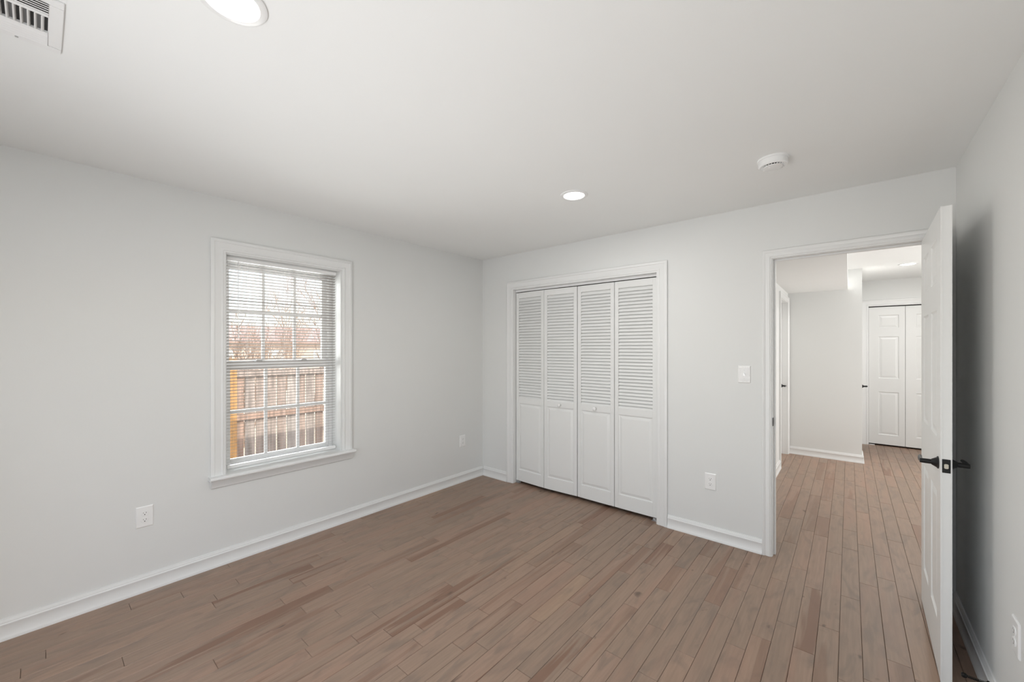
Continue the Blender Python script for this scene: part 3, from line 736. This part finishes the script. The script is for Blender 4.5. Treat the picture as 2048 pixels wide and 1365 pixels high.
for xa, xb, s in ((vx0 + o0, -1.9445, -1), (-1.8285, vx1 - o0, 1)):
    b = MB(); n = 5; w = (xb - xa) / n
    for k in range(n):
        x = xa + (k + 0.5) * w
        prof = [(x - s * 0.005, -0.0008), (x - s * 0.002, -0.005), (x + s * 0.005, -0.0085), (x + s * 0.0075, -0.0088), (x + s * 0.005, -0.0096), (x - s * 0.003, -0.006), (x - s * 0.0062, -0.0008)]
        b.sweep([[(p, vy0 + o0, CEIL + q) for p, q in prof], [(p, vy1 - o0, CEIL + q) for p, q in prof]])
    b.build('side_vanes', 'plastic', vt)
b = MB(); b.lathe([(0.004, zf), (0.0035, zf - 0.002), (0, zf - 0.0022)], (vx0 + 0.014, -0.045, 0), seg=10); b.build('screw', 'steel', vt)

# ------------------------------------------------------------ outdoors beyond the left window
GZ = -0.62
b = MB(); b.box(-90, XL - 0.24, -60, 90, GZ - 0.2, GZ); tag(b.build('lawn', 'ground'), 'brown dry lawn outside beyond the fence', 'lawn', kind='stuff')
struct('trim_6', 'siding', [(XL - 0.75, XR + 0.5, YF - 0.7, 9.2, CEIL + 0.16, CEIL + 0.34)])     # eave over the window wall
struct('trim_7', 'siding', [(XL - 0.24, XL - 0.215, YF - 0.2, 9.0, GZ, -0.07)])
fe = tag(empty('wooden_fence', (-6.6, 2.5, GZ)), 'weathered wooden picket fence with light gaps behind the window blind', 'fence')
FXX = -6.6; FT = 1.12; pitch = 0.1405; yy = 1.15; k = 0
bme = None
def picket(y, w=0.1235):
    b = MB(); b.box(FXX - 0.007, FXX + 0.007, y, y + w, GZ + 0.03, FT + random.uniform(-0.006, 0.006), bev=0.002)
    return b.build('picket', 'fence', fe, origin=(FXX, y, GZ))
for k in range(25): picket(1.20 + k * pitch)
for z in (1.035, 0.42, -0.35):
    b = MB(); b.box(FXX + 0.010, FXX + 0.048, 1.15, 4.8, z, z + 0.085, bev=0.003); b.build('rail', 'fence', fe, origin=(FXX, 1.15, z))
b = MB(); b.box(-6.35, -6.26, 1.55, 1.715, GZ, 1.30, bev=0.004); tag(b.build('cedar_post', 'post'), 'new orange cedar post in front of the fence at the window\'s left', 'post')
b = MB(); b.box(FXX + 0.050, FXX + 0.14, 3.60, 3.69, GZ, 1.22, bev=0.004); tag(b.build('fence_post', 'fence', fe), 'weathered grey post')

def house(nm, x0, x1, y0, y1, zt, zr, wall, roof, label):
    e = tag(empty(nm, ((x0 + x1) / 2, (y0 + y1) / 2, GZ)), label, 'house')
    b = MB(); b.box(x0, x1, y0, y1, GZ, zt); b.build('wall', wall, e)
    b = MB(); xm = (x0 + x1) / 2; o = 0.4
    prof = [(x0 - o, zt - 0.1), (x1 + o, zt - 0.1), (x1 + o, zt + 0.05), (xm, zr), (x0 - o, zt + 0.05)]
    b.sweep([[(x, y0 - o, z) for x, z in prof], [(x, y1 + o, z) for x, z in prof]]); b.build('roof', roof, e)
    n = int((y1 - y0) / 2.5)
    for i in range(n):
        y = y0 + (i + 0.5) * (y1 - y0) / n
        b = MB(); b.box(x1 - 0.02, x1 + 0.04, y - 0.5, y + 0.5, zt - 1.7, zt - 0.6); q = b.build('window', 'vinyl', e)
        b = MB(); b.box(x1 + 0.035, x1 + 0.05, y - 0.42, y + 0.42, zt - 1.62, zt - 0.68); b.build('pane', 'steel', q)
house('neighbour_house', -38, -30, 3.0, 15.0, 1.9, 3.1, 'brick', 'roof', 'low brick house with a reddish roof beyond the fence, left part of the window')
house('neighbour_house', -40, -32, 17.5, 30.0, 2.4, 3.8, 'brick', 'roof', 'tan brick house behind the bare trees, right part of the window')

def bare_tree(x, y, h, seed, label, spread=0.55):
    rn = random.Random(seed); b = MB()
    def grow(p, d, L, r, lvl):
        n = 4; pts = [p.copy()]; rr = [r]; q = p.copy(); dd = d.copy()
        for i in range(n):
            dd = (dd + Vector((rn.uniform(-1, 1), rn.uniform(-1, 1), rn.uniform(-.4, .8))) * 0.16).normalized()
            q = q + dd * L / n; q.z = max(q.z, GZ + 0.35); pts.append(q.copy()); rr.append(r * (1 - 0.55 * (i + 1) / n))
        b.tube(pts, rr, 5 if lvl < 2 else 3)
        if lvl < 5:
            for i in range(3 if lvl == 0 else rn.choice((4, 5, 5))):
                t = rn.randint(2, n) if lvl else rn.randint(1, n)
                nd = (dd + Vector((rn.uniform(-1, 1), rn.uniform(-1, 1), rn.uniform(-.5, .9))) * spread * 1.5).normalized()
                grow(pts[t], nd, L * rn.uniform(0.55, 0.8), rr[t] * 0.7, lvl + 1)
    grow(Vector((x, y, GZ + 0.004 * h)), Vector((0, 0, 1)), h * 0.42, h * 0.011, 0)
    tag(b.build('bare_tree', 'bark', origin=(x, y, GZ)), label, 'tree', 'bare trees beyond the fence')
bare_tree(-14.0, 6.15, 7.5, 5, 'leafless brown tree beyond the fence filling the window\'s right panes')
bare_tree(-25.0, 12.6, 9.5, 8, 'leafless tree beyond the fence half hidden by the window\'s right edge')
bare_tree(-50.0, 18.5, 13.0, 21, 'leafless tree farthest back, right of the window panes\' middle')

def bare_bush(x, y, h, seed, label):
    rn = random.Random(seed); b = MB(); fl = Vector((x, y, GZ + 0.02))
    for i in range(18):
        p = fl + Vector((rn.uniform(-.12, .12), rn.uniform(-.12, .12), 0)); d = Vector((rn.uniform(-.3, .3), rn.uniform(-.3, .3), 1)).normalized()
        L = h * rn.uniform(0.7, 1.05); pts = [p.copy()]; q = p.copy()
        for k in range(6): d = (d + Vector((rn.uniform(-1, 1), rn.uniform(-1, 1), rn.uniform(-.2, .5))) * .16).normalized(); q = q + d * L / 6; pts.append(q.copy())
        b.tube(pts, [0.016, 0.014, 0.011, 0.009, 0.007, 0.005, 0.003], 4)
        for k in range(2, 7):
            for _ in range(5):
                e = (d + Vector((rn.uniform(-1, 1), rn.uniform(-1, 1), rn.uniform(-.3, 1)))).normalized(); l = h * rn.uniform(.12, .28)
                m1 = pts[k] + e * l * .5; m1.z = max(m1.z, GZ + .3); m2 = m1 + (e + Vector((rn.uniform(-.5, .5), rn.uniform(-.5, .5), .2))).normalized() * l * .5
                b.tube([pts[k], m1, m2], [0.006, 0.0045, 0.002], 3)
                for _ in range(2):
                    e2 = (e + Vector((rn.uniform(-1, 1), rn.uniform(-1, 1), rn.uniform(-.3, .8)))).normalized(); b.tube([m1, m1 + e2 * l * .5], [0.004, 0.002], 3)
    tag(b.build('bare_bush', 'bark', origin=(x, y, GZ)), label, 'bush', 'leafless bushes beyond the fence')
bare_bush(-9.6, 2.75, 2.5, 3, 'leafless brown bush beyond the fence, leftmost behind the blind')
bare_bush(-21.0, 7.9, 5.6, 4, 'leafless brown bush beyond the fence behind the middle panes')
bare_bush(-9.8, 4.85, 4.2, 6, 'tall leafless brown bush beyond the fence behind the right panes')
